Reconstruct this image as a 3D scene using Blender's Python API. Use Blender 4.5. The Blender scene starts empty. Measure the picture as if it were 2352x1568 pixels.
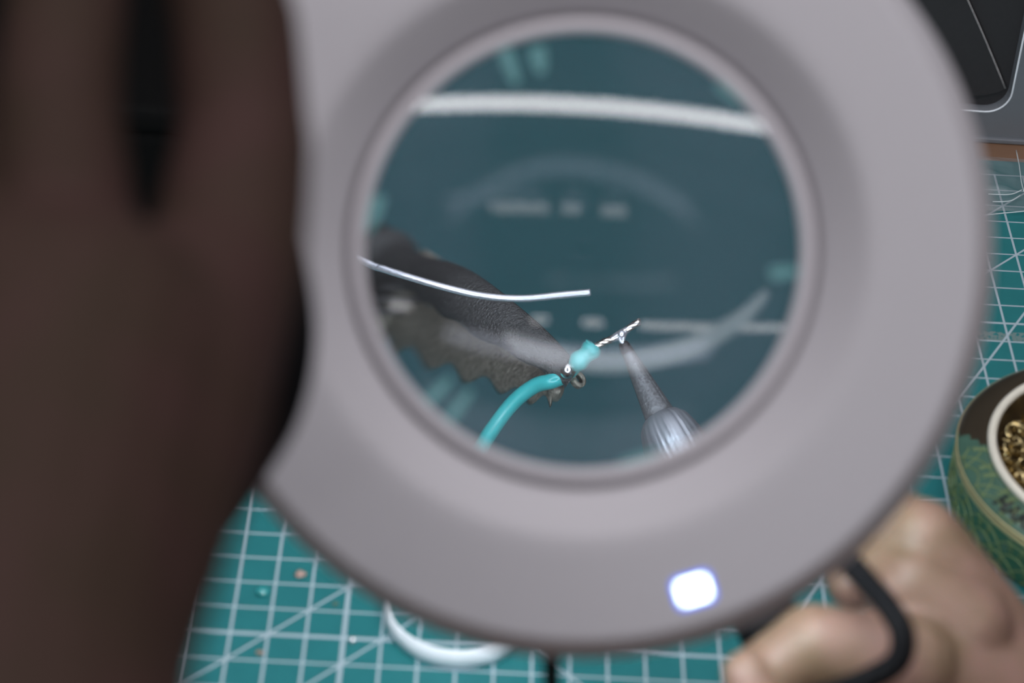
import bpy, bmesh, math, random
from mathutils import Vector as V, Matrix as M
R = random.Random(7)
S = 0.001                                   # everything below is laid out in millimetres

# ------------------------------------------------------------------ camera (82.5 mm, looking 36 deg down at the mat)
F_PX, PHI, ROLL, PSI = 5391.65, math.radians(36.345), math.radians(3.6207), math.radians(1.0611)
O = V((0, 0, 433.987))
d = V((0, math.cos(PHI), -math.sin(PHI)))
_u = V((0, math.sin(PHI), math.cos(PHI))); _r = V((1, 0, 0))
rt = math.cos(ROLL)*_r + math.sin(ROLL)*_u
up = -math.sin(ROLL)*_r + math.cos(ROLL)*_u
sc = bpy.context.scene
cd = bpy.data.cameras.new('camera'); cam = bpy.data.objects.new('camera', cd); sc.collection.objects.link(cam)
cam.matrix_world = M(((rt.x, up.x, -d.x, O.x*S), (rt.y, up.y, -d.y, O.y*S), (rt.z, up.z, -d.z, O.z*S), (0, 0, 0, 1)))
cd.sensor_width = 36; cd.lens = F_PX*36/2352; cd.clip_start = .01; cd.clip_end = 30
cd.dof.use_dof = True; cd.dof.focus_distance = .80; cd.dof.aperture_fstop = 10.0
sc.camera = cam
sc.view_settings.view_transform = 'Standard'; sc.view_settings.look = 'None'
sc.view_settings.gamma = 1; sc.view_settings.exposure = 0.0; sc.view_settings.use_curve_mapping = False
sc.cycles.caustics_reflective = False; sc.cycles.caustics_refractive = False
sc.cycles.use_denoising = True
sc.cycles.max_bounces = 10; sc.cycles.transmission_bounces = 8; sc.cycles.transparent_max_bounces = 12

def ray(u, v): return (d*F_PX + rt*(u-1176) + up*(784-v)).normalized()
def at(u, v, Z): r = ray(u, v); return O + r*(Z/r.dot(d))          # a point seen at (u, v), Z mm away
def onp(u, v, z=0.): r = ray(u, v); return O + r*((z-O.z)/r.z)      # on the horizontal plane at height z

# the lens: a real biconvex glass, 82 mm wide
AX = -ray(1337, 577); LC = at(1337, 577, 430)
E1 = (rt - AX*rt.dot(AX)).normalized(); E2 = AX.cross(E1).normalized()
RC, TH, NG, LZ = 178., 12., 1.5, -3.
LM = LC + AX*LZ
def hit_sphere(P, r, C, near):
    b = (P-C).dot(r); c = (P-C).length_squared - RC*RC; q = math.sqrt(max(b*b-c, 0)); return P + r*((-b-q) if near else (-b+q))
def refr(r, n, e):
    c = -r.dot(n); k = 1-e*e*(1-c*c); return (r*e + n*(e*c-math.sqrt(max(k, 0)))).normalized()
CF = LM + AX*(TH/2-RC); CB = LM - AX*(TH/2-RC)
def exit_ray(u, v):
    r = ray(u, v); P = hit_sphere(O, r, CF, True); n = (P-CF).normalized(); r = refr(r, n, 1/NG)
    P = hit_sphere(P, r, CB, True) if False else hit_sphere(P, r, CB, False); n = (P-CB).normalized()
    return P, refr(r, -n, NG)
def thru(u, v, o):                                                  # a point seen through the glass, o mm behind it
    P, r = exit_ray(u, v); return P + r*((o+(P-LC).dot(AX))/(-r.dot(AX)))
def mirror_dir(u, v):
    r = ray(u, v); P = hit_sphere(O, r, CF, True); n = (P-CF).normalized(); return P, (r - n*2*r.dot(n)).normalized()

# ------------------------------------------------------------------ world and lights
w = bpy.data.worlds.new('world'); sc.world = w; w.use_nodes = True
w.node_tree.nodes['Background'].inputs[0].default_value = (.80, .86, 1, 1)
w.node_tree.nodes['Background'].inputs[1].default_value = .07

def ceiling_strip(name, p0, p1, wpx, dist, rad, col=(1, .98, 1)):
    (A, ra), (B, rb) = mirror_dir(*p0), mirror_dir(*p1)
    m = ((p0[0]+p1[0])/2, (p0[1]+p1[1])/2)
    (C, rc), (C2, rc2) = mirror_dir(m[0], m[1]-wpx/2), mirror_dir(m[0], m[1]+wpx/2)
    nrm = (rc+rc2).normalized(); Q = LC + nrm*dist
    hit = lambda P, r: P + r*((Q-P).dot(nrm)/r.dot(nrm))
    a, b, c, c2 = hit(A, ra), hit(B, rb), hit(C, rc), hit(C2, rc2)
    x = (b-a); L = x.length; x.normalize(); W = (c2-c).length
    ld = bpy.data.lights.new(name, 'AREA'); ld.shape = 'RECTANGLE'; ld.size = L*S; ld.size_y = W*S
    ld.energy = rad*math.pi*ld.size*ld.size_y*math.pi/ math.pi; ld.color = col
    lo = bpy.data.objects.new(name, ld); sc.collection.objects.link(lo)
    z = nrm; y = z.cross(x).normalized(); mid = (a+b)/2
    lo.matrix_world = M(((x.x, y.x, z.x, mid.x*S), (x.y, y.y, z.y, mid.y*S), (x.z, y.z, z.z, mid.z*S), (0, 0, 0, 1)))
    print('STRIP', name, 'len', round(L), 'w', round(W), 'pos', [round(q) for q in mid], 'elev', round(math.degrees(math.asin(nrm.z))))
    return lo
ceiling_strip('tube_light', (900, 245), (1800, 300), 38, 1500, 17)
ceiling_strip('wall_light', (1470, 747), (1800, 752), 14, 1800, 9)
ceiling_strip('wall_light', (897, 700), (985, 706), 17, 1800, 9)
ceiling_strip('wall_light', (1222, 733), (1260, 734), 16, 1800, 8)
ceiling_strip('wall_light', (1338, 740), (1386, 742), 16, 1800, 8)
ceiling_strip('side_light', (1040, 478), (1262, 478), 26, 1800, 3)
ceiling_strip('side_light', (1290, 478), (1335, 480), 26, 1800, 3)
ceiling_strip('side_light', (1380, 484), (1440, 486), 26, 1800, 3)
def area(name, loc, tgt, sx, sy, power, col):
    ld = bpy.data.lights.new(name, 'AREA'); ld.shape = 'RECTANGLE'; ld.size = sx; ld.size_y = sy; ld.energy = power; ld.color = col
    lo = bpy.data.objects.new(name, ld); sc.collection.objects.link(lo); lo.location = loc
    lo.rotation_euler = (V(loc)-V(tgt)).to_track_quat('Z', 'Y').to_euler(); return lo
area('ceiling_panel', (.2, .55, 1.9), (.2, .55, .18), 2.2, 1.5, 21, (1, .97, 1))

# ------------------------------------------------------------------ helpers
def mat(name, col, rough=.5, metal=0., spec=.5, noise=0., nscale=200., bump=0., coat=0., emit=None, emits=0.):
    m = bpy.data.materials.new(name); m.use_nodes = True; nt = m.node_tree; b = nt.nodes['Principled BSDF']
    b.inputs['Base Color'].default_value = (*col, 1); b.inputs['Roughness'].default_value = rough
    b.inputs['Metallic'].default_value = metal; b.inputs['Specular IOR Level'].default_value = spec
    b.inputs['Coat Weight'].default_value = coat
    if emit: b.inputs['Emission Color'].default_value = (*emit, 1); b.inputs['Emission Strength'].default_value = emits
    if noise or bump:
        tc = nt.nodes.new('ShaderNodeTexCoord'); n = nt.nodes.new('ShaderNodeTexNoise'); n.inputs['Scale'].default_value = nscale
        n.inputs['Detail'].default_value = 6; nt.links.new(tc.outputs['Object'], n.inputs['Vector'])
        if noise:
            x = nt.nodes.new('ShaderNodeMix'); x.data_type = 'RGBA'
            x.inputs[6].default_value = (*[c*(1-noise) for c in col], 1); x.inputs[7].default_value = (*[min(1, c*(1+noise)) for c in col], 1)
            nt.links.new(n.outputs['Fac'], x.inputs[0]); nt.links.new(x.outputs[2], b.inputs['Base Color'])
        if bump:
            bp = nt.nodes.new('ShaderNodeBump'); bp.inputs['Strength'].default_value = bump; bp.inputs['Distance'].default_value = .0004
            nt.links.new(n.outputs['Fac'], bp.inputs['Height']); nt.links.new(bp.outputs[0], b.inputs['Normal'])
    return m
def put(name, verts, faces, m, parent=None, smooth=True, mi=None, local=False):
    me = bpy.data.meshes.new(name); me.from_pydata([tuple(V(p)*S) for p in verts], [], faces)
    for k in (m if isinstance(m, (list, tuple)) else [m]): me.materials.append(k)
    for i, p in enumerate(me.polygons):
        p.use_smooth = smooth
        if mi: p.material_index = mi[i]
    bm = bmesh.new(); bm.from_mesh(me); bmesh.ops.recalc_face_normals(bm, faces=bm.faces); bm.to_mesh(me); bm.free()
    o = bpy.data.objects.new(name, me); sc.collection.objects.link(o)
    if parent:
        o.parent = parent
        if not local: o.matrix_parent_inverse = parent.matrix_world.inverted()
    return o
def tag(o, label=None, cat=None, group=None, kind=None):
    if label: o['label'] = label
    if cat: o['category'] = cat
    if group: o['group'] = group
    if kind: o['kind'] = kind
    return o
def empty(name, loc, label, cat, rot=None, group=None):
    o = bpy.data.objects.new(name, None); sc.collection.objects.link(o); o.empty_display_size = .01
    mw = (rot or M.Identity(4)).copy(); mw.translation = V(loc)*S; o.matrix_world = mw
    return tag(o, label, cat, group)
def merge(parts):
    vs, fs = [], []
    for v_, f_ in parts:
        n = len(vs); vs += list(v_); fs += [tuple(i+n for i in f) for f in f_]
    return vs, fs
def lathe(prof, seg=64, closed=False, a0=0., a1=2*math.pi):
    full = abs(a1-a0-2*math.pi) < 1e-6; n = seg if full else seg+1; vs = []; fs = []
    for (r, z) in prof:
        for k in range(n):
            a = a0+(a1-a0)*k/seg; vs.append(V((r*math.cos(a), r*math.sin(a), z)))
    P = len(prof)
    for i in range(P if closed else P-1):
        j = (i+1) % P
        for k in range(seg):
            k2 = (k+1) % n if full else k+1; fs.append((i*n+k, i*n+k2, j*n+k2, j*n+k))
    return vs, fs
def frame_z(z, x=None):
    z = z.normalized(); x = x or (V((1, 0, 0)) if abs(z.x) < .8 else V((0, 1, 0))); x = (x-z*x.dot(z)).normalized(); y = z.cross(x)
    return M(((x.x, y.x, z.x), (x.y, y.y, z.y), (x.z, y.z, z.z)))
def xf(vf, rot, off): return [rot @ V(p) + off for p in vf[0]], vf[1]
def smooth_path(pts, n=6):
    out = []; N = len(pts)
    for i in range(N-1):
        p0, p1, p2, p3 = pts[max(i-1, 0)], pts[i], pts[i+1], pts[min(i+2, N-1)]
        for k in range(n):
            t = k/n; out.append(.5*((2*p1)+(p2-p0)*t+(2*p0-5*p1+4*p2-p3)*t*t+(3*p1-p0-3*p2+p3)*t**3))
    out.append(pts[-1]); return out
def tube(pts, rad, seg=12, sm=6, cap=True):
    rr = rad if isinstance(rad, (list, tuple)) else [rad]*len(pts)
    if sm > 1:
        q = smooth_path([V(p) for p in pts], sm); rr = [v.x for v in smooth_path([V((r, 0, 0)) for r in rr], sm)]; pts = q
    pts = [V(p) for p in pts]; N = len(pts); vs = []; fs = []
    t = (pts[1]-pts[0]).normalized(); x = frame_z(t).col[0].copy()
    for i in range(N):
        t = (pts[min(i+1, N-1)]-pts[max(i-1, 0)]).normalized(); x = (x-t*x.dot(t)).normalized(); y = t.cross(x)
        for k in range(seg):
            a = 2*math.pi*k/seg; vs.append(pts[i]+(x*math.cos(a)+y*math.sin(a))*rr[i])
    for i in range(N-1):
        for k in range(seg): k2 = (k+1) % seg; fs.append((i*seg+k, i*seg+k2, (i+1)*seg+k2, (i+1)*seg+k))
    if cap: fs.append(tuple(range(seg))[::-1]); fs.append(tuple((N-1)*seg+k for k in range(seg)))
    return vs, fs
def box(x0, x1, y0, y1, z0, z1):
    vs = [V((x, y, z)) for z in (z0, z1) for y in (y0, y1) for x in (x0, x1)]
    return vs, [(0, 2, 3, 1), (4, 5, 7, 6), (0, 1, 5, 4), (2, 6, 7, 3), (0, 4, 6, 2), (1, 3, 7, 5)]
def bevel(o, w_, seg=3):
    b = o.modifiers.new('bevel', 'BEVEL'); b.width = w_*S; b.segments = seg; b.limit_method = 'ANGLE'; return o
def ball(c, r, seg=12, sq=(1, 1, 1)):
    vf = lathe([(r*math.sin(math.pi*i/seg)+1e-4, -r*math.cos(math.pi*i/seg)) for i in range(seg+1)], seg*2)
    return [V((p.x*sq[0], p.y*sq[1], p.z*sq[2]))+V(c) for p in vf[0]], vf[1]
def prism(outline, z0, z1):                                          # outline: list of (x, y)
    n = len(outline); vs = [V((x, y, z0)) for x, y in outline]+[V((x, y, z1)) for x, y in outline]
    return vs, [tuple(range(n))[::-1], tuple(range(n, 2*n))]+[(i, (i+1) % n, n+(i+1) % n, n+i) for i in range(n)]
def flesh(name, caps, m, parent=None, voxel=1.0, sm=8):
    """one continuous skin over tapered limbs: voxel-remeshed and relaxed"""
    ps = []
    for (a, ra, b, rb) in caps:
        a, b = V(a), V(b); n = 10; t = frame_z(b-a); L = (b-a).length
        prof = [(max(ra*math.sin(math.pi/2*i/6), .01), -ra*math.cos(math.pi/2*i/6)) for i in range(7)]
        prof += [(max(rb*math.cos(math.pi/2*i/6), .01), L+rb*math.sin(math.pi/2*i/6)) for i in range(7)]
        v_, f_ = lathe(prof, 20); nv = len(v_)
        v_ = v_+[V((0, 0, -ra)), V((0, 0, L+rb))]; f_ = f_+[(nv, (k+1) % 20, k) for k in range(20)]+[(nv+1, nv-20+k, nv-20+(k+1) % 20) for k in range(20)]
        ps.append(xf((v_, f_), t, a))
    v_, f_ = merge(ps); o = put(name+'_src', v_, f_, m)
    rm = o.modifiers.new('r', 'REMESH'); rm.mode = 'VOXEL'; rm.voxel_size = voxel*S; rm.use_smooth_shade = True
    s_ = o.modifiers.new('s', 'SMOOTH'); s_.factor = .6; s_.iterations = sm
    me = bpy.data.meshes.new_from_object(o.evaluated_get(bpy.context.evaluated_depsgraph_get()))
    bpy.data.objects.remove(o); me.name = name
    for p in me.polygons: p.use_smooth = True
    o = bpy.data.objects.new(name, me); sc.collection.objects.link(o)
    if parent: o.parent = parent; o.matrix_parent_inverse = parent.matrix_world.inverted()
    return o

# ------------------------------------------------------------------ materials
m_grey = mat('lamp_plastic', (.57, .545, .575), .5, spec=.35, noise=.03, nscale=900)
m_bezel = mat('bezel_plastic', (.72, .68, .72), .4)
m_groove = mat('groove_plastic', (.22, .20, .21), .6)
m_black = mat('black_rubber', (.005, .005, .006), .7, spec=.12)
m_blackcase = mat('black_case', (.004, .004, .004), .8, spec=.05)
m_tray = mat('dark_grey_tray', (.030, .027, .029), .55, noise=.15, nscale=600)
m_case = mat('grey_case', (.17, .18, .20), .45, noise=.05)
m_edge = mat('scuffed_edge_highlight', (.28, .26, .26), .5, noise=.5, nscale=900)
m_white = mat('white_plastic', (.86, .90, .95), .35)
m_wood = mat('brown_desk_wood', (.20, .11, .065), .5, noise=.3, nscale=25)
m_steel = mat('worn_jaw_steel', (.10, .097, .09), .5, .4, noise=.95, nscale=3500, bump=1.)
m_steel2 = mat('tin_plated_steel', (.34, .31, .24), .4, .5, noise=.8, nscale=2200, bump=.7)
m_iron = mat('iron_tip_metal', (.19, .19, .185), .48, .5, noise=.8, nscale=3000, bump=.35)
m_barrel = mat('brushed_barrel', (.46, .48, .49), .36, .7, noise=.2, nscale=500, bump=.3)
m_solder = mat('bright_solder', (.95, .95, .97), .25, .75, bump=.15, nscale=600)
m_wirem = mat('tinned_copper', (.95, .84, .72), .2, 1., bump=.3, nscale=900)
m_green = mat('turquoise_insulation', (.055, .50, .47), .28, spec=.6, coat=.3)
m_gold = mat('gold_line', (.62, .52, .27), .35, .5)
m_brass = mat('dark_brass', (.16, .125, .085), .28, .85)
m_rim = mat('bright_brass_rim', (.93, .87, .75), .3, .25)
m_wool = mat('brass_wool_metal', (.62, .50, .26), .25, 1.)
m_tin = mat('green_tin_print', (.035, .11, .055), .30, spec=.6, noise=.15, nscale=60, coat=.4)
m_tin2 = mat('green_tin_lid_print', (.055, .125, .09), .35, spec=.6, noise=.15, nscale=60, coat=.4)
m_ink = mat('black_ink', (.008, .012, .01), .5)
m_flux = mat('flux_crumb', (.35, .22, .16), .6)
m_led = mat('led_window', (.6, .75, 1), .3, emit=(.75, .9, 1.), emits=6)
m_ledb = mat('led_blue_edge', (.1, .2, .8), .3, emit=(.05, .14, 1.), emits=1.3)
m_diff = mat('led_diffuser', (.9, .9, .9), .4, emit=(.86, .95, 1.), emits=20)

def skin(name, col, red, sub=.15):
    m = bpy.data.materials.new(name); m.use_nodes = True; nt = m.node_tree; b = nt.nodes['Principled BSDF']
    tc = nt.nodes.new('ShaderNodeTexCoord'); n = nt.nodes.new('ShaderNodeTexNoise'); n.inputs['Scale'].default_value = 55; n.inputs['Detail'].default_value = 4
    x = nt.nodes.new('ShaderNodeMix'); x.data_type = 'RGBA'; x.inputs[6].default_value = (*col, 1); x.inputs[7].default_value = (*red, 1)
    rp = nt.nodes.new('ShaderNodeMapRange'); rp.inputs[1].default_value = .38; rp.inputs[2].default_value = .62
    nt.links.new(tc.outputs['Object'], n.inputs['Vector']); nt.links.new(n.outputs['Fac'], rp.inputs[0]); nt.links.new(rp.outputs[0], x.inputs[0]); nt.links.new(x.outputs[2], b.inputs['Base Color'])
    n2 = nt.nodes.new('ShaderNodeTexNoise'); n2.inputs['Scale'].default_value = 900; nt.links.new(tc.outputs['Object'], n2.inputs['Vector'])
    bp = nt.nodes.new('ShaderNodeBump'); bp.inputs['Strength'].default_value = .3; bp.inputs['Distance'].default_value = .0003
    nt.links.new(n2.outputs['Fac'], bp.inputs['Height']); nt.links.new(bp.outputs[0], b.inputs['Normal'])
    b.inputs['Roughness'].default_value = .48; b.inputs['Subsurface Weight'].default_value = sub; b.inputs['Subsurface Radius'].default_value = (.006, .002, .001); b.inputs['Subsurface Scale'].default_value = .4
    return m
m_skin = skin('light_brown_skin', (.18, .118, .073), (.25, .145, .115))
m_skin_shade = skin('shade_darkened_skin', (.046, .028, .020), (.056, .029, .025), 0); m_skin_shade.node_tree.nodes['Principled BSDF'].inputs['Specular IOR Level'].default_value = .15; m_skin_shade.node_tree.nodes['Principled BSDF'].inputs['Roughness'].default_value = .75  # near hand: its shade is put into the skin colour

def glass_mat():
    m = bpy.data.materials.new('lens_glass'); m.use_nodes = True; nt = m.node_tree
    for n in list(nt.nodes):
        if n.type != 'OUTPUT_MATERIAL': nt.nodes.remove(n)
    out = [n for n in nt.nodes if n.type == 'OUTPUT_MATERIAL'][0]
    fr = nt.nodes.new('ShaderNodeFresnel'); fr.inputs['IOR'].default_value = NG
    a = nt.nodes.new('ShaderNodeBsdfRefraction'); a.inputs['IOR'].default_value = NG; a.inputs['Roughness'].default_value = 0; a.inputs['Color'].default_value = (.66, .68, .73, 1)
    g = nt.nodes.new('ShaderNodeBsdfGlossy'); g.inputs['Roughness'].default_value = .035
    x = nt.nodes.new('ShaderNodeMixShader'); nt.links.new(fr.outputs[0], x.inputs[0]); nt.links.new(a.outputs[0], x.inputs[1]); nt.links.new(g.outputs[0], x.inputs[2])
    df = nt.nodes.new('ShaderNodeBsdfDiffuse'); df.inputs[0].default_value = (.85, .86, .9, 1); x2 = nt.nodes.new('ShaderNodeMixShader'); x2.inputs[0].default_value = .03   # fine dust film
    nt.links.new(x.outputs[0], x2.inputs[1]); nt.links.new(df.outputs[0], x2.inputs[2]); nt.links.new(x2.outputs[0], out.inputs[0])
    return m
m_glass = glass_mat()

# cutting mat: printed grid drawn with nodes (flat print), 10 mm squares, 45 and 60 degree lines
def mat_print():
    m = bpy.data.materials.new('cutting_mat_print'); m.use_nodes = True; nt = m.node_tree; b = nt.nodes['Principled BSDF']
    tc = nt.nodes.new('ShaderNodeTexCoord'); sp = nt.nodes.new('ShaderNodeSeparateXYZ'); nt.links.new(tc.outputs['Object'], sp.inputs[0])
    def op(o_, a, b_=None, c=None):
        n = nt.nodes.new('ShaderNodeMath'); n.operation = o_
        for i, x in enumerate((a, b_, c)):
            if x is None: continue
            if isinstance(x, (int, float)): n.inputs[i].default_value = x
            else: nt.links.new(x, n.inputs[i])
        return n.outputs[0]
    i = op('MULTIPLY', sp.outputs[0], 100.); j = op('MULTIPLY', sp.outputs[1], -100.)
    def near(x, c, w_): return op('LESS_THAN', op('ABSOLUTE', op('SUBTRACT', x, c)), w_)
    def grid(x, w_): return op('LESS_THAN', op('ABSOLUTE', op('SUBTRACT', op('FRACT', op('ADD', x, .5)), .5)), w_)
    ls = [grid(i, .037), grid(j, .033), near(i, 0, .06), near(j, 0, .06), near(j, -16, .05)]
    s_ = op('ADD', i, j); ls += [near(s_, c, .052) for c in (-2, 1, 13, -14)]
    df = op('SUBTRACT', i, j); ls += [near(df, c, .052) for c in (5,)]
    k = op('ADD', op('MULTIPLY', i, 1.732), j); ls += [near(k, 19.3, .075)]
    acc = ls[0]
    for l in ls[1:]: acc = op('MAXIMUM', acc, l)
    # the squares stop before the mat's border
    for (c, lo) in ((i, -11.05), (op('MULTIPLY', i, -1), -30.05), (op('MULTIPLY', j, -1), -10.05), (j, -25.05)): acc = op('MULTIPLY', acc, op('GREATER_THAN', c, lo))
    # worn scar and scuffs
    n = nt.nodes.new('ShaderNodeTexNoise'); n.inputs['Scale'].default_value = 90; n.inputs['Detail'].default_value = 8; nt.links.new(tc.outputs['Object'], n.inputs['Vector'])
    n3 = nt.nodes.new('ShaderNodeTexNoise'); n3.inputs['Scale'].default_value = 700; n3.inputs['Detail'].default_value = 5; nt.links.new(tc.outputs['Object'], n3.inputs['Vector'])
    base = nt.nodes.new('ShaderNodeMix'); base.data_type = 'RGBA'; base.inputs[6].default_value = (.014, .135, .145, 1); base.inputs[7].default_value = (.020, .18, .19, 1)
    nt.links.new(n.outputs['Fac'], base.inputs[0])
    scar = op('MULTIPLY', near(j, -15.25, .27), op('GREATER_THAN', n3.outputs['Fac'], .45)); scar = op('MULTIPLY', scar, op('GREATER_THAN', i, 15.))
    x = nt.nodes.new('ShaderNodeMix'); x.data_type = 'RGBA'; x.inputs[7].default_value = (.20, .24, .23, 1); nt.links.new(base.outputs[2], x.inputs[6]); nt.links.new(op('MULTIPLY', scar, .7), x.inputs[0])
    y = nt.nodes.new('ShaderNodeMix'); y.data_type = 'RGBA'; y.inputs[7].default_value = (.36, .44, .49, 1); nt.links.new(x.outputs[2], y.inputs[6]); nt.links.new(acc, y.inputs[0])
    nt.links.new(y.outputs[2], b.inputs['Base Color']); b.inputs['Roughness'].default_value = .5; b.inputs['Specular IOR Level'].default_value = .3
    bp = nt.nodes.new('ShaderNodeBump'); bp.inputs['Strength'].default_value = .15; bp.inputs['Distance'].default_value = .0003; nt.links.new(n3.outputs['Fac'], bp.inputs['Height']); nt.links.new(bp.outputs[0], b.inputs['Normal'])
    return m

# emitter added behind the camera, only to give the pale arc in the glass
m_rl = mat('arc_emitter_glow', (.9, .9, .9), .4, emit=(.90, .95, 1.), emits=4.5)
def refl(u, v, D=900):
    P, r = mirror_dir(u, v); Q = LC+AX*D; return P+r*((Q-P).dot(AX)/r.dot(AX))
rp_ = [refl(*q) for q in ((930, 600), (965, 655), (1010, 700), (1090, 750), (1190, 795), (1300, 824), (1400, 834), (1500, 822), (1610, 785), (1700, 733), (1760, 672))]
rw = (refl(1400, 812)-refl(1400, 856)).length/2
tv, tf = tube(rp_, [rw*.5, rw*.8, rw, rw, rw, rw, rw, rw, rw, rw*.8, rw*.4], 12, 8)
rl = put('arc_emitter', tv, tf, m_rl); tag(rl, 'curved emitter added out of view behind the camera, reflected as a pale arc in the lens', 'lamp')
# ------------------------------------------------------------------ structure, desk, mat
MX0, MY0 = -39.582, 452.838
cp, sp_ = math.cos(PSI), math.sin(PSI)
GR = M(((cp, -sp_, 0), (sp_, cp, 0), (0, 0, 1))).to_4x4()
def grid_pt(i, j, z=0): return V((MX0+10*(cp*i+sp_*j), MY0+10*(sp_*i-cp*j), z))
def to_grid(P):
    X, Y = P.x-MX0, P.y-MY0; return (cp*X+sp_*Y)/10, -(-sp_*X+cp*Y)/10
fl = put('floor', *box(-2000, 2000, -1800, 2500, -790, -760), mat('grey_floor', (.22, .21, .20), .7)); tag(fl, kind='structure')
desk = empty('desk', (0, 500, -760), 'brown wooden desk under the turquoise cutting mat', 'desk')
bevel(put('desk_top', *box(-700, 800, 150, 1150, -30, -2.05), m_wood, desk, False), 2)
for x, y in ((-650, 200), (750, 200), (-650, 1100), (750, 1100)): put('leg', *box(x-25, x+25, y-25, y+25, -760, -30.0), m_wood, desk, False)
cm = put('cutting_mat', *box(-120, 310, -110, 259.5, -2, 0), mat_print(), None, False)
cm.matrix_world = M.Translation(V((MX0, MY0, 0))*S) @ GR
tag(cm, 'turquoise cutting mat with white printed square grid and angle lines, lying on desk', 'cutting mat')

# ------------------------------------------------------------------ magnifier lamp
LR = M(((E1.x, E2.x, AX.x), (E1.y, E2.y, AX.y), (E1.z, E2.z, AX.z))).to_4x4()
lamp = empty('magnifier_lamp', LC, 'round grey magnifying lamp with a large glass lens, held above the cutting mat', 'magnifier lamp', LR)
bpy.context.view_layer.update()
def arcp(cx, cz, r, a0, a1, n=8): return [(cx+r*math.cos(math.radians(a0+(a1-a0)*k/n)), cz+r*math.sin(math.radians(a0+(a1-a0)*k/n))) for k in range(n+1)]
prof = [(43.8, -2.2), (44.4, -1.4)]+arcp(49.3, -.2, 2.4, 118, 90, 4)[::-1][:0]+[(51.0, 2.1), (51.8, 2.7), (52.8, 3.0), (56, 3.05), (70.6, 3.0)]
prof += [(71.2, 2.95), (71.7, 2.5), (72.0, 2.0), (75.9, -6.6), (76.2, -7.3), (76.5, -8.4), (76.7, -10), (76.6, -16), (75, -20), (72, -22), (70.2, -22), (70.2, -17), (49.8, -17), (49.8, -22), (46, -22), (42.2, -20), (42.2, -9), (43.8, -8)]
put('housing', *lathe(prof, 160, True), m_grey, lamp, local=True)
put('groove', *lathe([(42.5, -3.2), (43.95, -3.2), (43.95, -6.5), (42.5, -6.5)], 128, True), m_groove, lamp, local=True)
put('lens_bezel', *lathe([(40.0, -2.6)]+[(41.35+1.3*math.cos(math.radians(a)), -1.9+1.0*math.sin(math.radians(a))) for a in range(170, -1, -17)]+[(42.65, -8.6), (40.2, -8.6)], 128, True), m_bezel, lamp, local=True)
lp = []
for k in range(33): r = 40.4*math.sin(math.pi/2*k/32) if k else 0.0005; lp.append((r, LZ+TH/2-RC+math.sqrt(RC*RC-r*r)))
back = [(r, 2*LZ-z) for r, z in lp]
lv, lf = lathe(lp+back[::-1], 128)
lens = put('lens', lv, lf, m_glass, lamp, local=True)
put('led_diffuser', *lathe([(50, -17.4), (70, -17.4), (70, -18.6), (50, -18.6)], 96, True), m_diff, lamp, local=True)
m_glint = mat('rim_glint_glow', (.30, .62, .60), .35, emit=(.28, .62, .58), emits=.8)  # emissive patches standing in for reflections around the lens rim
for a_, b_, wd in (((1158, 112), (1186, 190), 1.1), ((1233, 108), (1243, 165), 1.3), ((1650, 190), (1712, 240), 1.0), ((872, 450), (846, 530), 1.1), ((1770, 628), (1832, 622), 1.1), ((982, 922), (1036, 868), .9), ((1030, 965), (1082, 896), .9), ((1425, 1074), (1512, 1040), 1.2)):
    put('rim_glint', *tube([thru(*a_, 14), thru((a_[0]+b_[0])/2, (a_[1]+b_[1])/2, 14), thru(*b_, 14.5)], [wd, wd, wd*.6], 10, 3), m_glint, lamp)
# power light: rounded rectangle in the face
def rrect(hw, hh, r, rot, cx, cy, n=6):
    o = []
    for q, (sx, sy) in enumerate(((1, 1), (-1, 1), (-1, -1), (1, -1))):
        for k in range(n+1):
            a = math.pi/2*(q+k/n); x = sx*(hw-r)+r*math.cos(a); y = sy*(hh-r)+r*math.sin(a)
            o.append((cx+x*math.cos(rot)-y*math.sin(rot), cy+x*math.sin(rot)+y*math.cos(rot)))
    return o
def loc(u, v):                                                      # lamp-plane millimetres under a pixel
    r = ray(u, v); P = O+r*((LC+AX*3.2-O).dot(AX)/r.dot(AX)); q = P-LC; return q.dot(E1), q.dot(E2)
lx, ly = loc(1593, 1355); rot = math.radians(17-3.6+3.6)
lb = put('power_light', *prism(rrect(3.55, 2.75, 1.1, rot, lx, ly), 2.2, 3.12), m_ledb, lamp, False, local=True); tag(lb, 'glowing blue edged power light')
lc_ = put('light_window', *prism(rrect(2.75, 2.0, .85, rot, lx, ly), 3.0, 3.2), m_led, None, False)
lc_.parent = lb
# support rod and base (the base stands below the frame)
pA, pB = at(1266, 1440, 452), onp(1262, 2080, 8)
pAi = pA
rod = put('support_rod', *tube([at(1266, 1380, 455), at(1266, 1500, 470), at(1266, 1640, 500), onp(1262, 2080, 8)], 1.72, 16), m_black, lamp)
bb = onp(1262, 2080, 0)
put('base', *xf(lathe([(.01, 0.05), (34, 0.05), (34, 5), (32, 8), (.01, 9)], 64), M.Identity(3), bb), m_black, lamp)

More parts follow.
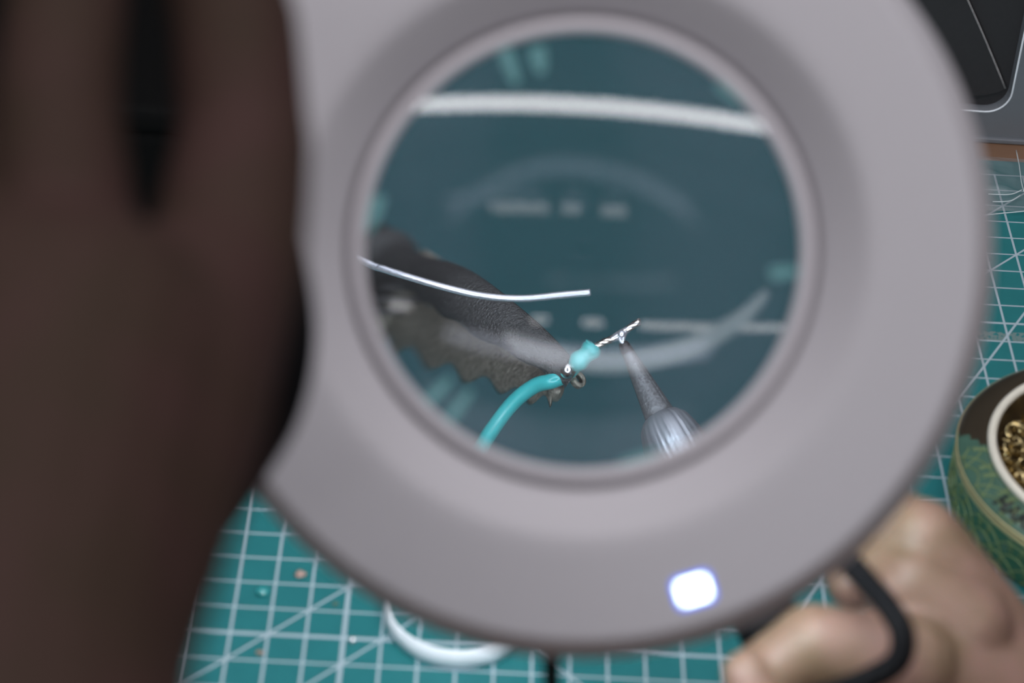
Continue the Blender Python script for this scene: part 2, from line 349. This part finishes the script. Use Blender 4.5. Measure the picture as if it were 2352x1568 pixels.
# ------------------------------------------------------------------ soldering iron
T = thru(1431, 787, 120); Bk = at(1850, 1600, 527)
ax = (Bk-T).normalized(); fr_ = frame_z(ax)
iron = empty('soldering_iron', T, 'soldering iron with slim conical metal tip touching the stripped wire under the lens', 'soldering iron')
def ip(name, prof_, m, seg=48): return put(name, *xf(lathe(prof_, seg), fr_, T), m, iron)
def flute(vf, amp):
    amps = [R.gauss(0, amp) for _ in range(120)]; out = []
    for i, p in enumerate(vf[0]): k = 1+amps[i % 120]/max(V((p.x, p.y)).length, 1); out.append(V((p.x*k, p.y*k, p.z)))
    return out, vf[1]
def ipf(name, prof_, m, amp): return put(name, *xf(flute(lathe(prof_, 120), amp), fr_, T), m, iron)
ipf('tip', [(.01, -.1), (.5, 0), (.62, .4), (.72, 1.4), (1.66, 8.6), (1.72, 9.0), (1.55, 9.3), (1.5, 12)], m_iron, .018)
ip('burnt_tip_end', [(.01, -.12), (.52, -.02), (.65, .4), (.755, 1.4), (.70, 1.5)], mat('burnt_tip', (.04, .035, .03), .4, .5))
ipf('barrel', [(1.5, 9.35), (2.2, 9.5), (2.9, 10.3), (3.4, 11.8), (3.65, 13.5), (3.7, 18), (3.7, 62)], m_barrel, .038)
ip('collar', [(3.72, 58), (5.5, 58.4), (6.2, 61), (6.2, 66), (5.6, 68)], m_black)
ip('handle', [(5.6, 66), (7.2, 70), (7.6, 90), (7.0, 120), (7.4, 150), (6, 160), (.01, 161)], m_black)

# ------------------------------------------------------------------ wire being soldered
wire = empty('hookup_wire', thru(1272, 872, 121), 'thin turquoise insulated wire with its stripped end, gripped by the metal clip', 'wire')
P0 = [thru(*a) for a in ((1092, 1052, 125), (1128, 990, 124), (1178, 925, 123), (1228, 886, 122), (1270, 874, 121), (1300, 860, 121.5), (1322, 838, 121))]
bk = (P0[0]-P0[1]).normalized()
far = [P0[0]+bk*34+V((0, 0, -14)), P0[0]+bk*16+V((0, 0, -4))]
far = [onp(860, 1090, 1.2), onp(905, 1130, 8), at(960, 1120, 600), P0[0]+bk*20+V((-3, 0, -6)), P0[0]+bk*7]
put('insulation', *tube(far+P0, .84, 16, 8), m_green, wire)
co = [thru(1318, 842, 120.5), thru(1330, 828, 120), thru(1345, 815, 120), thru(1358, 802, 120), thru(1366, 792, 120)]
put('melted_sleeve', *tube(co, [.75, 1.15, .95, 1.2, .85], 16, 6), m_green, wire)
put('sleeve_tail', *tube([thru(1362, 795, 119.5), thru(1352, 788, 119), thru(1347, 780, 119)], [.25, .15, .05], 8, 5), m_green, wire)
st = [(1358, 802), (1372, 794), (1386, 786), (1402, 780), (1420, 771), (1440, 757), (1456, 746), (1469, 738)]
for k in range(4):
    pts = []
    for i in range(29):
        t = i/28*(len(st)-1); a = int(min(t, len(st)-2)); q = t-a
        u = st[a][0]*(1-q)+st[a+1][0]*q; v = st[a][1]*(1-q)+st[a+1][1]*q; c = thru(u, v, 120); an = t*1.6+k*math.pi/2
        pts.append(c+(E2*math.cos(an)+AX*math.sin(an))*.21)
    put('copper_strand', *tube(pts, .25, 8, 1), m_wirem, wire)
put('solder_coat', *tube([thru(u, v, 120) for u, v in st[3:]], [.36, .50, .40, .36, .38], 12, 6), m_solder, wire)
sb_ = put('solder_bead', *merge([ball(thru(1428, 768, 119.8), .55, 10), tube([thru(1426, 768, 119.7), thru(1424, 780, 119.6), thru(1431, 789, 119.5)], [.35, .22, .16], 8, 4), tube([thru(1434, 766, 119.7), thru(1431, 780, 119.6), thru(1431, 789, 119.5)], [.3, .2, .16], 8, 4)]), m_solder, wire)
# solder wire coming in from the left
sol = [thru(*a) for a in ((1356, 671, 118), (1290, 677, 118), (1200, 685, 118), (1110, 679, 118.5), (1020, 659, 119), (940, 636, 120), (880, 617, 121), (828, 598, 122))]
dd = (sol[-1]-sol[-2]).normalized()
sol += [sol[-1]+dd*14+V((0, 0, 1)), sol[-1]+dd*34+V((-2, 0, -2)), sol[-1]+dd*62+V((-8, -6, -14))]
sw = put('solder_wire', *tube(sol, .40, 14, 8), m_solder); tag(sw, 'bright bare solder wire reaching in from the left above the metal clip', 'solder')

# ------------------------------------------------------------------ helping-hand clip
clip = empty('crocodile_clip', thru(1312, 862, 122), 'worn metal crocodile clip on a stand, its jaws gripping the turquoise wire', 'clip')
def jaw(name, cl, widths, side, arch, m, teeth=0., depth=.62, thick=.35):
    pts = smooth_path(cl, 12); ww = [v.x for v in smooth_path([V((x, 0, 0)) for x in widths], 12)]; N = len(pts); K = 14; vs = []; fs = []
    for layer in (0, 1):
        for i in range(N):
            t = (pts[min(i+1, N-1)]-pts[max(i-1, 0)]).normalized(); s_ = (side-t*side.dot(t)).normalized(); a_ = t.cross(s_)
            if a_.dot(arch) < 0: a_ = -a_
            h = ww[i]/2-layer*thick
            for k in range(K+1):
                th = math.radians(-88+176*k/K); p = pts[i]+s_*(math.sin(th)*h)+a_*(math.cos(th)*h*depth*1.15)
                if k < 3 and teeth and i < N-3: p = p-(a_*.5+s_)*(teeth*(.5+.5*math.cos(i*.5))*(3-k)/3)
                vs.append(p)
    W = K+1; B_ = N*W
    for i in range(N-1):
        for k in range(K):
            q = i*W+k; fs.append((q, q+1, q+W+1, q+W)); fs.append((B_+q, B_+q+W, B_+q+W+1, B_+q+1))
        for k in (0, K):
            q = i*W+k; fs.append((q, q+W, B_+q+W, B_+q))
    for i in (0, N-1):
        for k in range(K): q = i*W+k; fs.append((q, q+1, B_+q+1, B_+q))
    return put(name, vs, fs, m, clip)
sd = (E1*.55+E2*.83)
up_c = [thru(1316, 864, 121), thru(1295, 848, 121), thru(1235, 795, 122.5), thru(1145, 733, 126), thru(1065, 678, 131), thru(1012, 648, 137)]
b_dir = (up_c[-1]-up_c[-3]).normalized(); b_dir = (b_dir-AX*.9).normalized()
up_c2 = up_c+[up_c[-1]+b_dir*5, up_c[-1]+b_dir*14]
jaw('upper_jaw', up_c2, [2.3, 3.0, 3.9, 5.0, 5.2, 4.6, 3.6, 3.0], sd, AX, m_steel, .35, .55)
lo_c = [thru(1278, 892, 124), thru(1240, 878, 126), thru(1180, 850, 129), thru(1110, 820, 133), thru(1040, 785, 138), thru(960, 745, 144)]
lo_c2 = lo_c+[lo_c[-1]+b_dir*5, lo_c[-1]+b_dir*12]
jaw('lower_jaw', lo_c2, [1.8, 2.6, 3.0, 3.6, 4.0, 4.2, 3.6, 3.0], sd, AX, m_steel2, 1.1, .5)
put('jaw_tooth', *ball(thru(1303, 851, 120), .85, 10, (1, 1, 1.1)), mat('polished_tooth_steel', (.85, .83, .78), .2, 1., bump=.4, nscale=700), clip)
put('jaw_tooth', *xf(lathe([(.6, -.5), (.95, -.3), (.95, .3), (.6, .5)], 24, True), frame_z(E1*.5+AX*.6+E2*.3), thru(1327, 872, 122)), m_steel2, clip)
put('jaw_tooth', *tube([thru(1277, 888, 124), thru(1275, 902, 124.5), thru(1273, 914, 125)], [.95, .9, .6], 10, 3), m_steel2, clip)
pv = up_c[-1]*.5+lo_c[-1]*.5+b_dir*7
put('pivot_pin', *tube([pv-sd*4.2, pv+sd*4.2], 1.0, 14, 1), m_steel2, clip)
put('spring', *tube([pv+(V(E1)*math.cos(a)*2.2+AX*math.sin(a)*2.2)+sd*(-2.5+5*a/25) for a in [k*.35 for k in range(72)]], .35, 8, 1), m_steel, clip)
for nm, c_, s2 in (('upper_handle', up_c2[-1], 1), ('lower_handle', lo_c2[-1], -1)):
    put(nm, *tube([c_, c_+b_dir*7+AX*s2*1.5, c_+b_dir*15+AX*s2*4], [2.6, 2.3, 2.0], 12, 4), m_steel, clip)
aa = pv+b_dir*13
put('stand_arm', *tube([aa-b_dir*8, aa, aa+b_dir*10+V((-6, 8, -12)), V((aa.x-30, aa.y+34, aa.z*.55)), V((aa.x-34, aa.y+52, 12))], 2.6, 14, 8), m_black, clip)
put('stand_base', *xf(lathe([(.01, .05), (20, .05), (20, 9), (18, 12), (.01, 12.5)], 48), M.Identity(3), V((aa.x-34, aa.y+52, 0))), m_black, clip)

# ------------------------------------------------------------------ green tin of brass wool
G = onp(2572.5, 1171.4, 0)
tin = empty('cleaning_tin', G, 'round green tin with gold wave lines and a bright brass rim, beside the hand', 'tin')
IM = M.Identity(3)
def tp(name, vf, m, **k): return put(name, *xf(vf, IM, G), m, tin, **k)
tp('body', lathe([(.01, .1), (48.5, .1), (49.5, .8), (49.8, 2), (49.8, 14.0)], 120), m_tin)
sh = [(49.8, 15.4), (50.3, 16.2), (49.3, 17.2), (48.2, 18.0), (46.4, 18.7), (44., 19.1), (41.0, 19.3), (40.4, 16)]
svf = lathe(sh, 120); mi = []
for i in range(len(sh)-1):
    for k in range(120):
        a = 3*(k+.5); z = (sh[i][1]+sh[i+1][1])/2; mi.append(1 if (i >= 1 and 18 < a < 169+(49.8-(sh[i][0]+sh[i+1][0])/2)*1.1) else 0)
tp('lid', svf, [m_tin2, m_brass], mi=mi)
tp('mouth_rim', lathe([(40.3+1.35*math.cos(2*math.pi*k/14), 19.7+1.3*math.sin(2*math.pi*k/14)) for k in range(14)], 120, True), m_rim)
tp('inner_wall', lathe([(39.6, 19.5), (39.5, 18), (39.5, 2), (.01, 2)], 96), m_brass)
for z in (14.5, 16.1): tp('gold_band', lathe([(49.65+.55*math.cos(2*math.pi*k/10), z+.72*math.sin(2*math.pi*k/10)) for k in range(10)], 120, True), m_gold)
# gold wave arcs wrapped on the wall
arcs = []
def rad_at(z):
    pr = [(0, 49.8), (16.2, 49.8), (17.2, 49.3), (18.0, 48.2), (18.7, 46.4), (19.1, 44.), (19.3, 41.8)]
    for (z0, r0), (z1, r1) in zip(pr, pr[1:]):
        if z0 <= z <= z1: return r0+(r1-r0)*(z-z0)/(z1-z0)
    return None
def wrap(s_, a0, h):                                                # h: distance up the wall and then in over the shoulder
    L = 0; pr = [(0, 49.8), (16.2, 49.8), (17.2, 49.3), (18.0, 48.2), (18.7, 46.4), (19.1, 44.), (19.3, 41.8)]
    for (z0, r0), (z1, r1) in zip(pr, pr[1:]):
        l_ = math.hypot(z1-z0, r1-r0)
        if h <= L+l_: t = (h-L)/l_; r_ = r0+(r1-r0)*t+.08; z = z0+(z1-z0)*t+.05; a = a0+s_/49.8; return V((math.cos(a)*r_, math.sin(a)*r_, z)), a
        L += l_
    return None, 0
for row, zc in enumerate((-3, 3, 9, 15, 21)):
    for n_ in range(-1, 9):
        a0 = math.radians(170+n_*15+(7.5 if row % 2 else 0))
        for rr in (9.0, 5.2):
            run = []
            for k in range(41):
                t = math.pi*k/40; s_ = rr*math.cos(t); h = zc+rr*math.sin(t)
                P_, a = wrap(s_, a0, h) if .8 < h < 25.5 and not 13. < h < 17.4 else (None, 0)
                if P_ is not None and a < math.radians(178) and h > 17: P_ = None
                if P_ is None:
                    if len(run) > 2: arcs.append(tube(run, .24, 6, 1))
                    run = []; continue
                run.append(P_)
            if len(run) > 2: arcs.append(tube(run, .24, 6, 1))
tp('wave_lines', merge(arcs), mat('pale_gold_print', (.17, .23, .10), .4, .2))
# lettering on the lid
def glyphs(word, size):
    cu = bpy.data.curves.new('lettering', 'FONT'); cu.body = word; cu.size = size; cu.align_x = 'CENTER'; cu.extrude = .06; cu.offset = .24
    o = bpy.data.objects.new('t', cu); sc.collection.objects.link(o)
    me = bpy.data.meshes.new_from_object(o.evaluated_get(bpy.context.evaluated_depsgraph_get())); bpy.data.objects.remove(o)
    vs = [v.co.copy() for v in me.vertices]; fs = [tuple(p.vertices) for p in me.polygons]; bpy.data.meshes.remove(me); return vs, fs
gv, gf = glyphs('HAKM', 6.6); gv = [V(p) for p in gv]
a_c = math.radians(217.5); out = []
for p in gv:
    q, a = wrap(p.x, a_c, 18.6+min(max(p.y, 0), 5.2)*1.05); q2 = q+V((math.cos(a)*.12, math.sin(a)*.12, .2+p.z*.5)); out.append(q2)
tp('lettering', (out, gf), m_ink, smooth=False)
# brass wool: a tangle nobody could count
wl = []
for k in range(330):
    r_ = 36*math.sqrt(R.random()); a = R.random()*6.283; c = V((r_*math.cos(a), r_*math.sin(a), 6+R.random()*9)); fm = frame_z(V((R.gauss(0, 1), R.gauss(0, 1), R.gauss(0, 1))))
    cr = 1.6+R.random()*1.6; pit = .5+R.random()*.7
    pts = [c+fm @ V((cr*math.cos(q*.45), cr*math.sin(q*.45), pit*q*.45/2-2)) for q in range(34)]
    pts = [V((p.x, p.y, min(max(p.z, 2.6), 17.5))) for p in pts]
    pts = [p if V((p.x, p.y))  .length < 38.4 else V((p.x*38.4/V((p.x, p.y)).length, p.y*38.4/V((p.x, p.y)).length, p.z)) for p in pts]
    wl.append(tube(pts, .34, 4, 1))
wo = tp('brass_wool', merge(wl), m_wool, smooth=False); wo['kind'] = 'stuff'

# ------------------------------------------------------------------ grey case with a dark tray, top right
YF = onp(2340, 329, -2).y
def onf(u, v, y=None): r = ray(u, v); P = O+r*(((YF if y is None else y)-O.y)/r.y); return P
XC = onf(2000, 329).x
case = empty('equipment_case', (XC, YF, -2), 'grey case with a dark recessed front, standing behind the cutting mat', 'case')
bpy.context.view_layer.update()
def fr2(u, v): p = onf(u, v); return (p.x-XC, p.z+2)
def rr_out(a0, a1, b0, b1, r, n=8):
    o = []
    for q, (cx, cy) in enumerate(((a1-r, b1-r), (a0+r, b1-r), (a0+r, b0+r), (a1-r, b0+r))):
        for k in range(n+1): t = math.pi/2*(q+k/n); o.append((cx+r*math.cos(t), cy+r*math.sin(t)))
    return o
xr = fr2(2338, 150)[0]; zb = fr2(2280, 258)[1]
x0, x1, z1 = -85, xr+16, 130
ox = rr_out(x0, x1, .0, z1, 3); ix = rr_out(x0+12, xr, zb, z1-12, 8.5); fx = rr_out(x0+12.8, xr-.8, zb+.8, z1-12.8, 8)
n = len(ox); rings = [(ox, 90), (ox, 1.2), (rr_out(x0+1, x1-1, 1, z1-1, 2.6), 0), (ix, 0), (fx, 4.)]
vs = [V((x, y, z)) for r_, y in rings for x, z in r_]; fs = [(a*n+k, a*n+(k+1) % n, (a+1)*n+(k+1) % n, (a+1)*n+k) for a in range(len(rings)-1) for k in range(n)]+[tuple(range(n))]
put('shell', vs, fs, m_case, case, False, local=True)
def slab(out, ya, yb):
    v_, f_ = prism(out, ya, yb); return [V((p.x, p.z, p.y)) for p in v_], f_
put('recessed_front', *slab(fx, 3.6, 5), m_tray, case, False, local=True)
bevel(put('front_lip', *box(x0, x1, -1.6, .3, .2, 2.0), m_case, case, False, local=True), .4)
fp = [fr2(*q) for q in ((2222, 0), (2266, 100), (2310, 206), (2300, 214), (2270, 221), (2238, 223), (1950, 224), (1700, 100), (1700, -200), (2135, -200))]
put('hinged_flap', *slab(fp, 1.2, 3.6), m_tray, case, False, local=True)
ed = [fr2(*q) for q in ((2140, -190), (2180, -95), (2222, 0), (2266, 100), (2310, 207))]
put('worn_edge_highlight', *tube([V((x, 1.3, z)) for x, z in ed], .42, 8, 3), m_edge, case, local=True)  # pale tube: scuffed edge with its highlight painted in
put('rim_highlight', *tube([V((x, .1, z)) for x, z in ix]+[V((ix[0][0], .1, ix[0][1]))], .38, 6, 1), m_white, case, local=True)  # white tube paints in the highlight along the recess border

# black equipment box far left (seen only past the hand)
ec = empty('equipment_box', onp(200, 250, -2), 'plain black equipment box at the far left behind the dark hand', 'box')
q0 = onp(640, 620, -2.0)
bevel(put('box_body', *box(-330, q0.x-6, q0.y-45, q0.y+380, -2, 75), m_blackcase, ec, False), 4)
bevel(put('box_lid', *box(-332, q0.x-4, q0.y-47, q0.y+382, 75.1, 84), m_blackcase, ec, False), 3)

# ------------------------------------------------------------------ clear plastic bag
def bag():
    m = bpy.data.materials.new('clear_film'); m.use_nodes = True; nt = m.node_tree
    b = nt.nodes['Principled BSDF']; b.inputs['Base Color'].default_value = (.5, .52, .55, 1); b.inputs['Roughness'].default_value = .18; b.inputs['Specular IOR Level'].default_value = 1.
    t = nt.nodes.new('ShaderNodeBsdfTransparent'); t.inputs[0].default_value = (.86, .88, .88, 1); x = nt.nodes.new('ShaderNodeMixShader'); x.inputs[0].default_value = .20
    out = [n for n in nt.nodes if n.type == 'OUTPUT_MATERIAL'][0]
    nt.links.new(t.outputs[0], x.inputs[1]); nt.links.new(b.outputs[0], x.inputs[2]); nt.links.new(x.outputs[0], out.inputs[0])
    bi, bj = to_grid(onp(2300, 490, 1)); ti, tj = to_grid(onp(2340, 345, 1))
    N, K = 60, 34; vs = []; fs = []
    for a in range(N+1):
        for c in range(K+1):
            s_ = a/N; t_ = c/K
            j = bj*(1-t_)+(tj+.5)*t_
            right = 23.9+(-1.7 if t_ > .62 else -1.7+(.62-t_)*3.2) + .18*math.sin(t_*9)
            i = 15+(right-15)*s_
            j += .28*(s_**2)*(1-t_)*-1.0
            z = .6+2.6*math.sin(math.pi*t_)*(.55+.45*math.sin(i*1.9))+1.2*abs(math.sin(t_*11+i*.35))**6+.5*math.sin(i*5+t_*8)*t_*(1-t_)*4
            vs.append(grid_pt(i, j+(.03*math.sin(i*40) if c == 0 else 0), max(.25, z*(1-s_**6)+.3)))
    for a in range(N):
        for c in range(K): q = a*(K+1)+c; fs.append((q, q+1, q+K+2, q+K+1))
    root = empty('plastic_bag', grid_pt(19, bj, 0), 'crumpled clear plastic bag lying on the mat in front of the grey case', 'plastic bag')
    put('film', vs, fs, m, root)
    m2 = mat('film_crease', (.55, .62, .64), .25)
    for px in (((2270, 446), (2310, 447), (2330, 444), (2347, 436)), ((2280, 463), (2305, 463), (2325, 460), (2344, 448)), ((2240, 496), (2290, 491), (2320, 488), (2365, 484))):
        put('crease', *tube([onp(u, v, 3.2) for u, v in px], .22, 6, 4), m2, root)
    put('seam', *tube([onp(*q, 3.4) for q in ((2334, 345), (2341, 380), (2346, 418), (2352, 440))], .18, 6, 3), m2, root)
bag()

# ------------------------------------------------------------------ white hoop, crumbs
hc = onp(1052, 1420, 0); hoop = put('plastic_hoop', *xf(lathe([(18.6, .1), (19.6, .1), (19.8, 3), (19.4, 6.5), (18.8, 6.5)], 96, True), IM, hc), m_white)
tag(hoop, 'low white plastic hoop lying on the mat, half under the lamp', 'ring')
cr = onp(810, 1476, 0); o = put('solder_ball', *ball(cr+V((0, 0, 1.0)), 1.0, 8), m_solder); tag(o, 'tiny shiny solder ball on the bold white line of the mat', 'solder')
cr = onp(603, 1362, 0); o = put('resin_drop', *ball(cr+V((0, 0, .9)), 1.9, 10, (1, 1, .5)), mat('clear_teal_resin', (.03, .27, .28), .12, coat=1.)); tag(o, 'small glossy clear resin drop in a square of the mat', 'drop')
def crumb(u, v, s_, col, lab):
    c = onp(u, v, 0); vs, fs = ball((0, 0, 0), s_, 5); vs = [V((p.x*(1+R.uniform(-.35, .35))*1.3, p.y*(1+R.uniform(-.35, .35)), p.z*.5))+c+V((0, 0, s_*.5)) for p in vs]
    o = put('flux_crumb', vs, fs, col); tag(o, lab, 'crumb')
crumb(690, 1322, 1.35, mat('pale_flux', (.42, .28, .24), .6), 'pale brown flux crumb on the mat near the lamp edge')
crumb(597, 1500, .8, m_flux, 'small dark brown crumb beside a diagonal line, lower left')
crumb(770, 1388, .7, mat('olive_flux', (.10, .16, .12), .6), 'faint olive crumb under the diagonal line near the lamp')

# ------------------------------------------------------------------ right hand with the iron
A = at
palm = [(A(2360, 1720, 536), 20, A(2520, 1980, 540), 26), (A(2300, 1500, 532), 11.6, A(2360, 1720, 536), 20),
        (A(2300, 1500, 532), 11.6, A(2110, 1245, 526), 10.2), (A(2200, 1560, 536), 15, A(2120, 1420, 534), 12), (A(2120, 1420, 534), 12, A(2060, 1300, 530), 9.6),
        (A(2110, 1245, 526), 9.8, A(1960, 1160, 535), 8.2), (A(1960, 1160, 535), 8.2, A(1800, 1150, 545), 7.2), (A(1800, 1150, 545), 7.2, A(1700, 1190, 548), 6.3),
        (A(2200, 1440, 522), 12, A(2090, 1345, 520), 9.4), (A(2090, 1345, 520), 9.4, A(2030, 1300, 524), 7)]
mid = [(A(2330, 1640, 530), 19, A(2080, 1530, 514), 12.0), (A(2080, 1525, 510), 11.6, A(1990, 1508, 506), 10.4), (A(1990, 1508, 506), 10.2, A(1868, 1482, 504), 9.2), (A(1868, 1482, 504), 9.0, A(1738, 1560, 505), 7.2), (A(1738, 1560, 505), 7.2, A(1760, 1680, 515), 6.6)]
tipf = [(A(2080, 1330, 545), 9, A(2010, 1330, 546), 7.2), (A(2010, 1330, 546), 7, A(1957, 1338, 546), 6.2)]
pink = [(A(2350, 1800, 520), 17, A(1900, 1760, 500), 9), (A(1900, 1760, 500), 8.5, A(1745, 1640, 497), 6.6), (A(1745, 1640, 497), 6.4, A(1712, 1548, 498), 5.2)]
ring_ = [(A(2350, 1700, 540), 18, A(1980, 1650, 520), 10), (A(1980, 1650, 520), 9.5, A(1850, 1700, 530), 8)]
hand = flesh('person', palm+mid+tipf+pink, m_skin, voxel=.9, sm=7)
tag(hand, "person's bare light brown hand holding the soldering iron, beside the green tin", 'person')
# black cable hooking over the hand
cab = put('cable', *tube([A(1880, 1215, 505), A(1935, 1275, 500), A(1990, 1335, 492), A(2045, 1400, 482), A(2074, 1460, 478), A(2060, 1520, 478), A(1990, 1562, 480), A(1890, 1600, 484), A(1700, 1680, 495), A(1500, 1800, 510), V((40, 250, 2.4))], 2.6, 18, 8), m_black)
tag(cab, 'thick black cable bent in a hook over the fingers, below the lamp', 'cable')

# ------------------------------------------------------------------ dark blurred left hand close to the camera
D = [(A(-60, 1900, 268), 26, A(-30, 1500, 276), 24), (A(120, 1500, 276), 16, A(130, 1900, 268), 16),
     (A(-30, 1500, 276), 24, A(120, 900, 300), 25), (A(150, 1500, 276), 15, A(330, 900, 302), 17.0),
     (A(330, 900, 302), 17, A(512, 620, 320), 11.2), (A(512, 620, 320), 11.2, A(560, 330, 332), 9.7), (A(560, 330, 332), 9.4, A(540, 60, 338), 9.2), (A(540, 60, 338), 9.2, A(490, -130, 342), 8.2),
     (A(120, 900, 300), 20, A(150, 620, 305), 10.5), (A(150, 620, 305), 10.2, A(130, 250, 310), 8.4), (A(130, 250, 310), 8.4, A(170, -200, 322), 8.0),
     (A(30, 900, 300), 20, A(-120, 560, 310), 11), (A(-120, 560, 310), 10, A(-160, 100, 330), 8.6)]
lh = flesh('person', D, m_skin_shade, voxel=1.1, sm=10)
tag(lh, "person's hand with shade painted into its dark skin, heavily blurred close to the camera, left of the lamp", 'person')
bar = put('black_band', *tube([A(640, 560, 372), A(655, 760, 374), A(622, 930, 378), A(560, 1060, 382), A(505, 1170, 388), A(440, 1260, 395)], [4, 5.0, 5.2, 4.6, 3.6, 3], 20, 6), m_black)  # curved black tube filling the dark band beside the hand
tag(bar, 'black blurred band lying between the dark hand and the lamp', 'handle')  # category is a guess: the tube only fills a dark band
